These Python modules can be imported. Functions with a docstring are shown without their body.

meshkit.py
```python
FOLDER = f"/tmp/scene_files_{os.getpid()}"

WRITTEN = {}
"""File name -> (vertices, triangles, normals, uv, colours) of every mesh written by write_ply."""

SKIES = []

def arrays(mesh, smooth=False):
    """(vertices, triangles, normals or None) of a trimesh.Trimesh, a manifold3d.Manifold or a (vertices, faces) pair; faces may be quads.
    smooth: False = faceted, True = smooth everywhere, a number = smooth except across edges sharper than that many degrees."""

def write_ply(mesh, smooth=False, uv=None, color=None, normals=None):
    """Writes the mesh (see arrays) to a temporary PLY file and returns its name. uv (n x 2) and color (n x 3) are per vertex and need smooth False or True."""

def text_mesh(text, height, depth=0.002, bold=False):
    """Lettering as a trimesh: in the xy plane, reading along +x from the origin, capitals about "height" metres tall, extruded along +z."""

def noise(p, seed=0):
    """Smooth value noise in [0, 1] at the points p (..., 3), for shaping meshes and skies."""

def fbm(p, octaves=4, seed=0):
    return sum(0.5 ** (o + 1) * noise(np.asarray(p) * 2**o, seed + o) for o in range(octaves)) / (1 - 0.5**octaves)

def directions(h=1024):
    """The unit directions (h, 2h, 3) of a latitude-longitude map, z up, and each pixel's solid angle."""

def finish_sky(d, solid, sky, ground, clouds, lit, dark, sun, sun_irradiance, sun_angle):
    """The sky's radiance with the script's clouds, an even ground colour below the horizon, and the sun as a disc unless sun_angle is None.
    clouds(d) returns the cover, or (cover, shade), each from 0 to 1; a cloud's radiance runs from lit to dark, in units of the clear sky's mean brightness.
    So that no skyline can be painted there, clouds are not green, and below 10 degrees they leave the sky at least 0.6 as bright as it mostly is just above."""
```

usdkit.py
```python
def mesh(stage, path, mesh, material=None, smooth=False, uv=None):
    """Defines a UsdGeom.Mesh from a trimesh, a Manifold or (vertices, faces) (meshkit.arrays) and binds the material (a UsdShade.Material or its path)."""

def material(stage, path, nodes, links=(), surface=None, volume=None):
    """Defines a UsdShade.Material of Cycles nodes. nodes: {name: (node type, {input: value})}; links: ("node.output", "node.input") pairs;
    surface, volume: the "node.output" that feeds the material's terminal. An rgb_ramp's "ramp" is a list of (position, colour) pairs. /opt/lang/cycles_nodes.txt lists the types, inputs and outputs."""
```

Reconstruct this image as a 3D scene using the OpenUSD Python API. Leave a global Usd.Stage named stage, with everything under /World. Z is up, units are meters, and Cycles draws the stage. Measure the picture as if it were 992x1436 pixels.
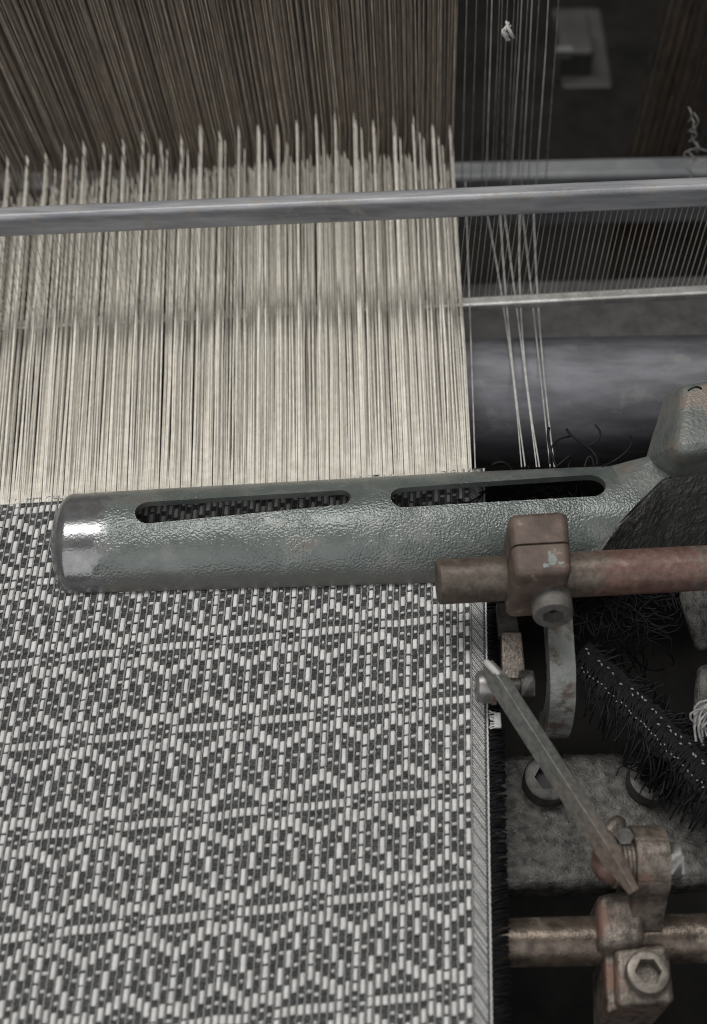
import math, random
import numpy as np
import trimesh
import manifold3d as m3
from shapely.geometry import Polygon
from shapely.geometry.polygon import orient
import usdkit, meshkit
from pxr import Usd, UsdGeom, UsdLux, UsdShade, Gf, Sdf, Vt

stage = Usd.Stage.CreateInMemory()
UsdGeom.SetStageUpAxis(stage, "Z")
UsdGeom.SetStageMetersPerUnit(stage, 1.0)
UsdGeom.Xform.Define(stage, "/World")
rng = np.random.default_rng(7)

# ------------------------------------------------------------------ camera, lamps, exposure
F_PX, TILT, DIST = 1850.0, math.radians(33), 0.4625      # lens in photo pixels, angle off the vertical, metres to the cloth
SN, CS = math.sin(TILT), math.cos(TILT)
EYE = np.array([0, -DIST * SN, DIST * CS])
FWD, UP, RIGHT = np.array([0, SN, -CS]), np.array([0, CS, SN]), np.array([1.0, 0, 0])
cam = UsdGeom.Camera.Define(stage, "/World/camera")
M = Gf.Matrix4d(1)
M.SetRow(0, Gf.Vec4d(*RIGHT, 0)); M.SetRow(1, Gf.Vec4d(*UP, 0)); M.SetRow(2, Gf.Vec4d(*(-FWD), 0)); M.SetRow(3, Gf.Vec4d(*EYE, 1))
cam.AddTransformOp().Set(M)
cam.CreateHorizontalApertureAttr(36.0)
cam.CreateFocalLengthAttr(36.0 * F_PX / 992)
cam.CreateClippingRangeAttr(Gf.Vec2f(0.01, 100))
cam.CreateFStopAttr(13.0)
cam.CreateFocusDistanceAttr(0.447)
cam.CreateExposureAttr(0.12)


def lamp(name, loc, look, w, h, power, color):
    l = UsdLux.RectLight.Define(stage, "/World/" + name)
    l.CreateWidthAttr(w); l.CreateHeightAttr(h); l.CreateIntensityAttr(power); l.CreateColorAttr(Gf.Vec3f(*color))
    l.CreateNormalizeAttr(True)
    p, t = np.array(loc, float), np.array(look, float)
    zz = (p - t) / np.linalg.norm(p - t)
    xx = np.cross([0, 1, 0.01], zz); xx /= np.linalg.norm(xx)
    yy = np.cross(zz, xx)
    m = Gf.Matrix4d(1)
    m.SetRow(0, Gf.Vec4d(*xx, 0)); m.SetRow(1, Gf.Vec4d(*yy, 0)); m.SetRow(2, Gf.Vec4d(*zz, 0)); m.SetRow(3, Gf.Vec4d(*p, 1))
    l.AddTransformOp().Set(m)


lamp("ceiling_lamp", (-0.30, 0.46, 1.5), (0.0, 0.0, 0.0), 1.5, 0.42, 6.6, (1.0, 0.985, 0.96))
lamp("hall_lamp", (-0.5, -1.7, 1.6), (0, 0.05, 0), 3.6, 2.4, 11.0, (0.98, 0.985, 1.0))  # unseen fill from the camera side, added to lift the shadows


# ------------------------------------------------------------------ finding points: photo pixel -> point on a real plane
def ray(px, py):
    return FWD * F_PX + RIGHT * (px - 496) + UP * (718 - py)


def Z(px, py, z=0.0):
    d = ray(px, py)
    return EYE + d * ((z - EYE[2]) / d[2])


def Y(px, py, y):
    d = ray(px, py)
    return EYE + d * ((y - EYE[1]) / d[1])


# ------------------------------------------------------------------ prims
used = {}


def numbered(path):
    n = used.get(path, 0)
    used[path] = n + 1
    return path if n == 0 else f"{path}_{n:03d}"


def tag(p, label=None, cat=None, group=None, kind=None):
    p = p.GetPrim() if hasattr(p, "GetPrim") else p
    for k, v in (("label", label), ("category", cat), ("group", group), ("kind", kind)):
        if v:
            p.SetCustomDataByKey(k, v)
    return p


def thing(name, label, cat, group=None, kind=None):
    x = UsdGeom.Xform.Define(stage, numbered("/World/" + name))
    return tag(x, label, cat, group, kind)


def obj(name, mesh, mat, parent=None, smooth=35, label=None, cat=None, group=None, kind=None):
    base = "/World" if parent is None else str(parent.GetPath())
    m = usdkit.mesh(stage, numbered(f"{base}/{name}"), mesh, mat, smooth=smooth)
    return tag(m, label, cat, group, kind)


# ------------------------------------------------------------------ materials
def mat(name, a, b, scale=80, rough=0.6, metallic=0.0, bump=0.0, bscale=800, bdist=0.0005, pos=(0.35, 0.65), detail=4, third=None, tscale=25, tpos=(0.5, 0.62), rough2=None, spec=0.5, sheen=0.0, stretch=(1, 1, 1), vary=0.0):
    n = {"g": ("geometry", {}), "mp": ("mapping", {"scale": stretch}), "n": ("noise_texture", {"scale": scale, "detail": detail, "roughness": 0.6}),
         "r": ("rgb_ramp", {"ramp": [(0, a), (pos[0], a), (pos[1], b), (1, b)]}),
         "p": ("principled_bsdf", {"roughness": rough, "metallic": metallic, "specular_ior_level": spec, "sheen_weight": sheen})}
    L = [("g.position", "mp.vector"), ("mp.vector", "n.vector"), ("n.fac", "r.fac")]
    col = "r.color"
    if third is not None:
        n["n3"] = ("noise_texture", {"scale": tscale, "detail": 5, "roughness": 0.65})
        n["r3"] = ("rgb_ramp", {"ramp": [(0, (0, 0, 0)), (tpos[0], (0, 0, 0)), (tpos[1], (1, 1, 1)), (1, (1, 1, 1))]})
        n["x"] = ("mix", {"color2": third})
        L += [("g.position", "n3.vector"), ("n3.fac", "r3.fac"), ("r3.color", "x.fac"), ("r.color", "x.color1")]
        col = "x.color"
        if rough2 is not None:
            n["rr"] = ("map_range", {"from_min": 0, "from_max": 1, "to_min": rough, "to_max": rough2})
            n["bw"] = ("rgb_to_bw", {})
            L += [("r3.color", "bw.color"), ("bw.val", "rr.value"), ("rr.result", "p.roughness")]
    if vary:
        n.update({"oi": ("object_info", {}), "v1": ("map_range", {"to_min": 1 - vary, "to_max": 1 + vary * 0.7}), "v2": ("map_range", {"to_min": 1 - vary, "to_max": 1 + vary * 0.7}), "vm": ("math", {"math_type": "multiply"}), "vc": ("combine_color", {}), "vx": ("mix", {"mix_type": "multiply", "fac": 1.0})})
        L += [("g.random_per_island", "v1.value"), ("oi.random", "v2.value"), ("v1.result", "vm.value1"), ("v2.result", "vm.value2"), ("vm.value", "vc.r"), ("vm.value", "vc.g"), ("vm.value", "vc.b"), (col, "vx.color1"), ("vc.color", "vx.color2")]
        col = "vx.color"
    L.append((col, "p.base_color"))
    if bump:
        n["bn"] = ("noise_texture", {"scale": bscale, "detail": 3, "roughness": 0.55})
        n["b"] = ("bump", {"strength": bump, "distance": bdist})
        L += [("g.position", "bn.vector"), ("bn.fac", "b.height"), ("b.normal", "p.normal")]
    return usdkit.material(stage, "/World/Looks/" + name, n, L, surface="p.BSDF")


def yarn(name, a, b, scale=900, rough=0.85, sheen=0.15, vary=0.13):
    return mat(name, a, b, vary=vary, scale=scale, rough=rough, bump=0.5, bscale=3500, bdist=0.0002, spec=0.25, sheen=sheen)


M_white = yarn("white_yarn", (0.60, 0.59, 0.57), (0.78, 0.77, 0.745), scale=260)
M_dark = yarn("charcoal_yarn", (0.062, 0.063, 0.063), (0.185, 0.185, 0.183), scale=1100, vary=0.3)
M_grey = yarn("grey_binder_yarn", (0.22, 0.22, 0.216), (0.36, 0.358, 0.35), scale=1600)
M_ground = yarn("ground_weave", (0.085, 0.085, 0.084), (0.16, 0.16, 0.157), scale=1800)
M_selv = yarn("selvedge_grey_yarn", (0.45, 0.447, 0.437), (0.64, 0.635, 0.62), scale=900)
M_cream = yarn("cream_warp_yarn", (0.68, 0.64, 0.555), (0.86, 0.82, 0.735), scale=300, vary=0.1)
M_black = yarn("black_yarn", (0.003, 0.0032, 0.0042), (0.011, 0.0115, 0.014), scale=500, rough=0.6, sheen=0.0)
M_cord = yarn("brown_harness_cord", (0.34, 0.285, 0.228), (0.62, 0.53, 0.432), scale=120, vary=0.25, rough=0.6, sheen=0.0)
M_cord2 = yarn("dark_brown_cord", (0.20, 0.163, 0.13), (0.37, 0.308, 0.248), scale=120, rough=0.6, sheen=0.0)
M_pale = yarn("pale_thread", (0.40, 0.39, 0.37), (0.62, 0.61, 0.59), scale=200, rough=0.5, sheen=0.0)
M_palecord = yarn("grey_thread", (0.16, 0.155, 0.15), (0.34, 0.33, 0.32), scale=200, rough=0.5, sheen=0.0)
M_lint = yarn("grey_lint", (0.2, 0.2, 0.19), (0.42, 0.41, 0.39), scale=300)
M_reed = mat("reed_cap_metal", (0.16, 0.165, 0.178), (0.36, 0.362, 0.375), scale=170, rough=0.5, metallic=0.3, bump=0.25, bscale=900, stretch=(0.12, 1, 1), third=(0.30, 0.28, 0.25), tscale=140, tpos=(0.56, 0.7))
M_wire = mat("reed_wire_steel", (0.40, 0.385, 0.355), (0.55, 0.53, 0.49), scale=80, rough=0.45, metallic=0.1)
M_rail = mat("bright_steel_rail", (0.35, 0.34, 0.32), (0.55, 0.54, 0.52), scale=140, rough=0.38, metallic=0.7, bump=0.15, bscale=900)
M_rail2 = mat("grey_rail_paint", (0.13, 0.135, 0.14), (0.19, 0.195, 0.20), scale=50, rough=0.5)
M_roll = mat("dark_roller_steel", (0.10, 0.10, 0.112), (0.185, 0.185, 0.203), scale=140, rough=0.58, metallic=0.25, bump=0.12, bscale=500, stretch=(0.25, 1, 1), third=(0.21, 0.205, 0.20), tscale=90, tpos=(0.58, 0.72))
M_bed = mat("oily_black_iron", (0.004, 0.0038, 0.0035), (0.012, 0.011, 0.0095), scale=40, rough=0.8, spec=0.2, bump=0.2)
M_rust = mat("rusty_brown_steel", (0.085, 0.062, 0.048), (0.165, 0.13, 0.102), scale=150, rough=0.5, metallic=0.25, bump=0.25, bscale=1500, third=(0.17, 0.075, 0.055), tscale=38, tpos=(0.50, 0.62), spec=0.4)
M_rust2 = mat("worn_brown_rod", (0.06, 0.046, 0.036), (0.17, 0.135, 0.107), scale=200, rough=0.34, metallic=0.55, bump=0.25, bscale=1200, third=(0.32, 0.28, 0.235), tscale=90, tpos=(0.58, 0.68), spec=0.5)
M_clamp = mat("red_brown_clamp", (0.078, 0.056, 0.045), (0.135, 0.098, 0.079), scale=170, rough=0.55, metallic=0.1, bump=0.22, bscale=1500, third=(0.235, 0.20, 0.175), tscale=170, tpos=(0.62, 0.69), spec=0.4)
M_clamp2 = mat("oily_brown_clamp", (0.06, 0.048, 0.039), (0.185, 0.155, 0.13), scale=300, rough=0.4, metallic=0.3, bump=0.55, bscale=1100, rough2=0.6, third=(0.165, 0.095, 0.072), tscale=60, tpos=(0.55, 0.65), spec=0.5)
M_arm = mat("pitted_grey_green_iron", (0.14, 0.15, 0.142), (0.20, 0.205, 0.195), scale=120, rough=0.55, metallic=0.1, bump=0.6, bscale=1100, third=(0.085, 0.062, 0.048), tscale=110, tpos=(0.50, 0.60))
M_cast = mat("grey_cast_plate", (0.028, 0.027, 0.025), (0.125, 0.12, 0.108), scale=330, rough=0.5, metallic=0.2, bump=1.0, bscale=1300, third=(0.165, 0.155, 0.14), tscale=240, tpos=(0.60, 0.70), detail=6)
M_steel = mat("dull_bolt_steel", (0.15, 0.148, 0.14), (0.27, 0.262, 0.25), scale=250, rough=0.38, metallic=0.6, bump=0.15, bscale=1500)
M_steeld = mat("dark_bolt_steel", (0.03, 0.028, 0.026), (0.075, 0.071, 0.065), scale=250, rough=0.48, metallic=0.5, bump=0.2, bscale=1500)
M_link = mat("grey_link_steel", (0.13, 0.135, 0.125), (0.19, 0.19, 0.178), scale=70, rough=0.42, metallic=0.4, bump=0.12, bscale=900, third=(0.20, 0.15, 0.115), tscale=45, tpos=(0.55, 0.66))
M_redbolt = mat("red_brown_bolt", (0.10, 0.055, 0.045), (0.20, 0.125, 0.105), scale=250, rough=0.4, metallic=0.2, bump=0.2, bscale=1200)
M_brscrew = mat("brown_steel_screw", (0.11, 0.095, 0.08), (0.21, 0.185, 0.158), scale=250, rough=0.4, metallic=0.45, bump=0.2, bscale=1400)
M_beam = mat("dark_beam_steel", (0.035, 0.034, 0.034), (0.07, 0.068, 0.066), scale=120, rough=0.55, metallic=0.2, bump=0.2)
M_boxc = mat("haze_brown", (0.05, 0.042, 0.035), (0.085, 0.071, 0.06), scale=30, rough=0.7)  # brown of the haze behind the reed
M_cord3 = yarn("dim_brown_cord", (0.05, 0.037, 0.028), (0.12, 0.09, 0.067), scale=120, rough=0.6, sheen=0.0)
M_chip = mat("grey_green_paint_chip", (0.16, 0.18, 0.172), (0.24, 0.255, 0.245), scale=400, rough=0.55)
M_screwh = mat("grimy_grey_screw", (0.085, 0.078, 0.07), (0.14, 0.13, 0.118), scale=250, rough=0.6, metallic=0.1, bump=0.3, bscale=1200)
M_hole = mat("socket_floor_black", (0.004, 0.004, 0.004), (0.01, 0.009, 0.008), scale=200, rough=0.6)  # near-black floor of the hex sockets
M_shadeface = mat("rough_black_face", (0.10, 0.10, 0.094), (0.17, 0.165, 0.155), scale=300, rough=0.42, bump=1.0, bscale=620, bdist=0.002)  # casting paint with the shade of the bracket's front put into the colour
M_scrap = yarn("white_scrap", (0.6, 0.59, 0.56), (0.75, 0.74, 0.71))
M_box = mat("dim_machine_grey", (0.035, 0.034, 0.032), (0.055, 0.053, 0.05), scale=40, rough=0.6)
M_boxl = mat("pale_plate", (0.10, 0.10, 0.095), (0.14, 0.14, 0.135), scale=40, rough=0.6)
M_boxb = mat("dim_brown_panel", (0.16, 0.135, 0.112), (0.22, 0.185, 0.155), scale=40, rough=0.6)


def temple_material():
    """Grey-green hammered paint over cast iron, worn to bare steel at the free end and to brown along the foot."""
    n = {"g": ("geometry", {}), "s": ("separate_xyz", {}),
         "n": ("noise_texture", {"scale": 75, "detail": 6, "roughness": 0.68}), "big": ("noise_texture", {"scale": 130, "detail": 5, "roughness": 0.7}),
         "paint": ("rgb_ramp", {"ramp": [(0, (0.075, 0.088, 0.082)), (0.36, (0.095, 0.111, 0.103)), (0.52, (0.118, 0.134, 0.125)), (0.60, (0.155, 0.165, 0.155)), (0.68, (0.15, 0.14, 0.125)), (1, (0.17, 0.155, 0.138))]}),
         "wn": ("math", {"math_type": "multiply_add", "value2": 0.022, "value3": -0.011}),
         "wx": ("math", {"math_type": "add"}),
         "wear": ("map_range", {"from_min": -0.0860, "from_max": -0.0825, "to_min": 1.0, "to_max": 0.0, "clamp": True}),
         "steel": ("rgb_ramp", {"ramp": [(0, (0.14, 0.14, 0.142)), (0.45, (0.20, 0.20, 0.203)), (0.62, (0.27, 0.27, 0.27)), (1, (0.36, 0.36, 0.36))]}),
         "fz": ("math", {"math_type": "multiply_add", "value2": 0.012, "value3": -0.006}), "fa": ("math", {"math_type": "add"}),
         "foot": ("map_range", {"from_min": 0.003, "from_max": 0.011, "to_min": 0.75, "to_max": 0.0, "clamp": True}),
         "mf": ("mix", {"color2": (0.15, 0.14, 0.128)}),
         "m": ("mix", {}), "bn": ("noise_texture", {"scale": 1250, "detail": 1.5, "roughness": 0.5}),
         "bs": ("map_range", {"from_min": 0, "from_max": 1, "to_min": 0.55, "to_max": 0.08, "clamp": True}),
         "lo": ("noise_texture", {"scale": 45, "detail": 3}), "lm": ("map_range", {"from_min": 0.35, "from_max": 0.65, "to_min": 0.35, "to_max": 1.35}), "bm": ("math", {"math_type": "multiply"}), "b": ("bump", {"distance": 0.00075}),
         "mr": ("map_range", {"from_min": 0, "from_max": 1, "to_min": 0.25, "to_max": 0.2}),
         "mm": ("map_range", {"from_min": 0, "from_max": 1, "to_min": 0.15, "to_max": 0.6}),
         "p": ("principled_bsdf", {"specular_ior_level": 0.55})}
    L = [("g.position", "s.vector"), ("g.position", "n.vector"), ("g.position", "big.vector"), ("g.position", "bn.vector"), ("n.fac", "paint.fac"), ("big.fac", "steel.fac"),
         ("big.fac", "wn.value1"), ("s.x", "wx.value1"), ("wn.value", "wx.value2"), ("wx.value", "wear.value"),
         ("big.fac", "fz.value1"), ("s.z", "fa.value1"), ("fz.value", "fa.value2"), ("fa.value", "foot.value"), ("paint.color", "mf.color1"), ("foot.result", "mf.fac"),
         ("wear.result", "m.fac"), ("mf.color", "m.color1"), ("steel.color", "m.color2"), ("m.color", "p.base_color"),
         ("wear.result", "bs.value"), ("g.position", "lo.vector"), ("lo.fac", "lm.value"), ("lm.result", "bm.value1"), ("bs.result", "bm.value2"), ("bm.value", "b.strength"), ("bn.fac", "b.height"), ("b.normal", "p.normal"),
         ("wear.result", "mr.value"), ("mr.result", "p.roughness"), ("wear.result", "mm.value"), ("mm.result", "p.metallic")]
    return usdkit.material(stage, "/World/Looks/hammered_grey_green_paint", n, L, surface="p.BSDF")


M_temple = temple_material()
M_bracket = mat("worn_grey_green_casting", (0.115, 0.128, 0.12), (0.175, 0.182, 0.17), scale=120, rough=0.42, metallic=0.15, bump=0.6, bscale=800, bdist=0.0007, third=(0.205, 0.17, 0.142), tscale=55, tpos=(0.50, 0.62))


# ------------------------------------------------------------------ shapes
def tm(m):
    a = m.to_mesh()
    return trimesh.Trimesh(a.vert_properties[:, :3], a.tri_verts, process=False)


def join(ms):
    return trimesh.util.concatenate(ms)


def tube(pts, r, sides=6, cap=True):
    p = np.asarray(pts, float)
    t = np.gradient(p, axis=0)
    t /= np.linalg.norm(t, axis=1, keepdims=True) + 1e-12
    ref = np.array([0, 0, 1.0]) if abs(t[:, 2]).mean() < 0.8 else np.array([0, 1.0, 0])
    a = np.cross(t, ref); a /= np.linalg.norm(a, axis=1, keepdims=True) + 1e-12
    b = np.cross(t, a)
    ang = np.arange(sides) * 2 * np.pi / sides
    rr = np.broadcast_to(r, (len(p),))
    v = p[:, None] + rr[:, None, None] * (np.cos(ang)[None, :, None] * a[:, None] + np.sin(ang)[None, :, None] * b[:, None])
    i, j = np.meshgrid(np.arange(len(p) - 1), np.arange(sides), indexing="ij")
    q = np.stack([i * sides + j, i * sides + (j + 1) % sides, (i + 1) * sides + (j + 1) % sides, (i + 1) * sides + j], -1).reshape(-1, 4)
    f = [q[:, [0, 2, 1]], q[:, [0, 3, 2]]]
    v = v.reshape(-1, 3)
    if cap:
        n = len(v)
        v = np.vstack([v, p[0], p[-1]])
        e = (len(p) - 1) * sides
        f.append(np.array([[n, k, (k + 1) % sides] for k in range(sides)]))
        f.append(np.array([[n + 1, e + (k + 1) % sides, e + k] for k in range(sides)]))
    m = trimesh.Trimesh(v, np.vstack(f), process=False)
    return m


def spline(pts, n=12):
    p = np.asarray(pts, float)
    from scipy.interpolate import CubicSpline
    d = np.r_[0, np.cumsum(np.linalg.norm(np.diff(p, axis=0), axis=1) + 1e-9)]
    return CubicSpline(d, p)(np.linspace(0, d[-1], n))


def hull_pts(pts, r, seg=12):
    s = m3.Manifold.sphere(r, seg)
    return m3.Manifold.batch_hull([s.translate(tuple(map(float, p))) for p in pts])


def rbox(lo, hi, r=0.001, seg=12):
    lo, hi = np.array(lo, float) + r, np.array(hi, float) - r
    return hull_pts([(x, y, z) for x in (lo[0], hi[0]) for y in (lo[1], hi[1]) for z in (lo[2], hi[2])], r, seg)


def cyl(p, q, r, r2=None, seg=36, bev=0.0):
    """Cylinder from p to q, with a bevelled far end when bev is given."""
    p, q = np.array(p, float), np.array(q, float)
    L = np.linalg.norm(q - p)
    if bev:
        prof = np.array([(0, 0), (r - bev, 0), (r, bev), (r, L - bev), (r - bev * 0.3, L - bev * 0.3), (r - bev, L), (0, L)])
        m = m3.CrossSection([prof.tolist()]).revolve(seg)
    else:
        m = m3.Manifold.cylinder(L, r, r if r2 is None else r2, seg)
    T = trimesh.geometry.align_vectors([0, 0, 1], (q - p) / L)
    T[:3, 3] = p
    return m.transform(T[:3].tolist())


def hexprism(p, q, r):
    p, q = np.array(p, float), np.array(q, float)
    L = np.linalg.norm(q - p)
    m = m3.Manifold.cylinder(L, r, r, 6) ^ m3.Manifold.sphere(math.hypot(r * 0.96, L / 2), 40).translate((0, 0, L / 2))
    T = trimesh.geometry.align_vectors([0, 0, 1], (q - p) / L)
    T[:3, 3] = p
    return m.transform(T[:3].tolist())


def extrude_px(poly, z0, z1, zref, r=0.0):
    """Prism between heights z0 and z1 whose outline is given at height zref; r rounds the corners in plan."""
    pts = [Z(px, py, zref)[:2] for px, py in poly]
    g = Polygon(pts).buffer(0)
    if r:
        g = g.buffer(-r).buffer(2 * r).buffer(-r)
    m = m3.CrossSection([list(orient(g).exterior.coords)[:-1]]).extrude(z1 - z0)
    return m.translate((0, 0, z0))


def rough_up(mesh, amp, scale, seed=0):
    """Small irregularities on a casting."""
    mesh = mesh.copy()
    n = mesh.vertex_normals
    mesh.vertices = mesh.vertices + n * ((meshkit.fbm(mesh.vertices * scale + 31.7, 3, seed) - 0.5) * 2 * amp)[:, None]
    return mesh


# ================================================================== the setting
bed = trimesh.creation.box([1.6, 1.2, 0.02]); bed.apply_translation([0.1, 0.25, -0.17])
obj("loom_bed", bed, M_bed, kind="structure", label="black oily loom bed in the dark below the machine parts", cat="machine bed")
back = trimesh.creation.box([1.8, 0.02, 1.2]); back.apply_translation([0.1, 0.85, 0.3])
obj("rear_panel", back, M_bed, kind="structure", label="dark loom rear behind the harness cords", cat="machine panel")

# ================================================================== the cloth
A0 = np.array([-0.03632, -0.11015]); AC = np.array([0.002175, 0.0002532]); AT = np.array([-0.0000276, -0.0006539])


def cloth(c, t, z):
    c, t, z = np.broadcast_arrays(np.asarray(c, float), np.asarray(t, float), np.asarray(z, float))
    wob = (meshkit.noise(np.stack([c * 0.35, t * 0.03, 0 * c], -1), 3) - 0.5)
    xy = A0 + c[..., None] * AC + (t + wob * 1.1)[..., None] * AT
    dip = (meshkit.noise(np.stack([c * 0.16 + 9, t * 0.012, 0 * c], -1), 5) - 0.5) * 0.0008
    return np.concatenate([xy, (z + dip)[..., None]], -1)


def fell_t(c):
    """Row number of the last beaten-up pick at column c."""
    p = cloth(c, 0.0, 0.0)
    px = 496 + (p[..., 0]) / 0.00025
    target = np.array([Z(x, 700 - 0.064 * x, 0)[1] for x in np.atleast_1d(px)])
    return (target - np.atleast_1d(p[..., 1])) / AT[1]


PAT = {0: ([(0, 2), (12.2, 18), (19, 24.1), (25, 29.9), (30.9, 36.2), (37.1, 40.6)], [7, 43.6]),
       1: ([(0, 2), (10.1, 15.6), (36, 42)], [6, 22, 29.4, 46]),
       2: ([(0, 2), (7.9, 13.4), (26.4, 33.9), (37.2, 43.2), (44, 46)], [19.7]),
       3: ([(0, 2), (5.4, 11.4), (19.2, 26.8), (34.6, 40.6), (44, 46)], [15.1, 30.9])}
for k in (4, 5, 6):
    w, d = PAT[6 - k]
    PAT[k] = ([(46 - b, 46 - a) for a, b in w][::-1], [46 - x for x in d])


def column_pattern(c):
    """White floats and white dots of one column over one repeat of 92 rows."""
    k = abs((c + 6) % 12 - 6)
    w, d = PAT[k]
    segs = list(w) + [(92 - b, 92 - a) for a, b in w]
    segs.sort()
    merged = []
    for a, b in segs:
        if merged and a - merged[-1][1] < 0.01:
            merged[-1] = (merged[-1][0], b)
        else:
            merged.append((a, b))
    if merged[0][0] <= 0.01 and merged[-1][1] >= 91.99:
        merged[0] = (merged[-1][0] - 92, merged[0][1]); merged.pop()
    dots = sorted(set([round(x, 3) for x in d] + [round((92 - x) % 92, 3) for x in d]))
    return merged, dots


T_END, C0, C1 = 134, -46, 33
whites, dots, darks = [], [], []
fell = {c: float(fell_t(c)[0]) for c in range(C0 - 1, C1 + 5)}
for c in range(C0, C1 + 1):
    w, d = column_pattern(c)
    spans = []
    for rep in range(-3, 3):
        for a, b in w:
            a2, b2 = a + 92 * rep + rng.normal(0, 0.12), b + 92 * rep + rng.normal(0, 0.12)
            if b2 < fell[c] + 1 or a2 > T_END: continue
            whites.append((c, max(a2, fell[c]), b2)); spans.append((a2, b2))
        for x in d:
            x2 = x + 92 * rep + rng.normal(0, 0.15)
            if x2 < fell[c] + 1 or x2 > T_END: continue
            dots.append((c, x2 - 0.72, x2 + 0.72)); spans.append((x2 - 0.72, x2 + 0.72))
    spans.sort()
    cur = fell[c]
    for a, b in spans + [(T_END, T_END)]:
        gap = a - cur
        if gap > 0.35:
            n = max(1, int(round(gap / 1.25)))
            e = np.linspace(cur, a, n + 1)
            for k in range(n):
                darks.append((c + rng.normal(0, 0.035), e[k] + 0.06, e[k + 1] - 0.06))
        cur = max(cur, b)


def floats(items, halfw, height, jitter, base=0.00018):
    """Rounded yarn floats: for each (column, start, end) one small loaf of 28 faces."""
    it = np.array(items)
    prof = np.array([(-1, 0), (-0.86, 0.68), (-0.4, 0.98), (0.35, 1.0), (0.86, 0.68), (1, 0)])
    ends = np.array([(0, 0.9, 0.2), (0.07, 1.0, 0.88), (0.5, 1.0, 1.05), (0.93, 1.0, 0.88), (1, 0.9, 0.2)])
    n, S, K = len(it), len(ends), len(prof)
    hw = halfw * (1 + rng.normal(0, jitter, n)); hh = height * (1 + rng.normal(0, jitter * 1.5, n))
    L = it[:, 2] - it[:, 1]
    # ends stay short however long the float is
    u = np.stack([np.zeros(n), np.minimum(0.4, 0.5 / L), np.full(n, 0.5), 1 - np.minimum(0.4, 0.5 / L), np.ones(n)], 1)
    bow = rng.normal(0, 0.03, n)
    c = it[:, 0, None, None] + hw[:, None, None] * ends[None, :, 1, None] * prof[None, None, :, 0] + bow[:, None, None] * np.sin(u * np.pi)[:, :, None]
    t = it[:, 1, None, None] + (u * L[:, None])[:, :, None] + 0 * c
    z = base + hh[:, None, None] * ends[None, :, 2, None] * prof[None, None, :, 1]
    v = cloth(c, t, z).reshape(-1, 3)
    i, j = np.meshgrid(np.arange(S - 1), np.arange(K - 1), indexing="ij")
    q = np.stack([i * K + j, (i + 1) * K + j, (i + 1) * K + j + 1, i * K + j + 1], -1).reshape(-1, 4)
    f = np.vstack([q[:, [0, 1, 2]], q[:, [0, 2, 3]]])
    for e in (0, S - 1):
        b = e * K
        fan = np.array([[b, b + k, b + k + 1] for k in range(1, K - 1)])
        f = np.vstack([f, fan if e == 0 else fan[:, ::-1]])
    return trimesh.Trimesh(v, (f[None] + (np.arange(n) * S * K)[:, None, None]).reshape(-1, 3), process=False)


fab = thing("woven_cloth", "grey and white cloth woven in diamonds and triangles, below the slotted bar", "cloth")
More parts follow.
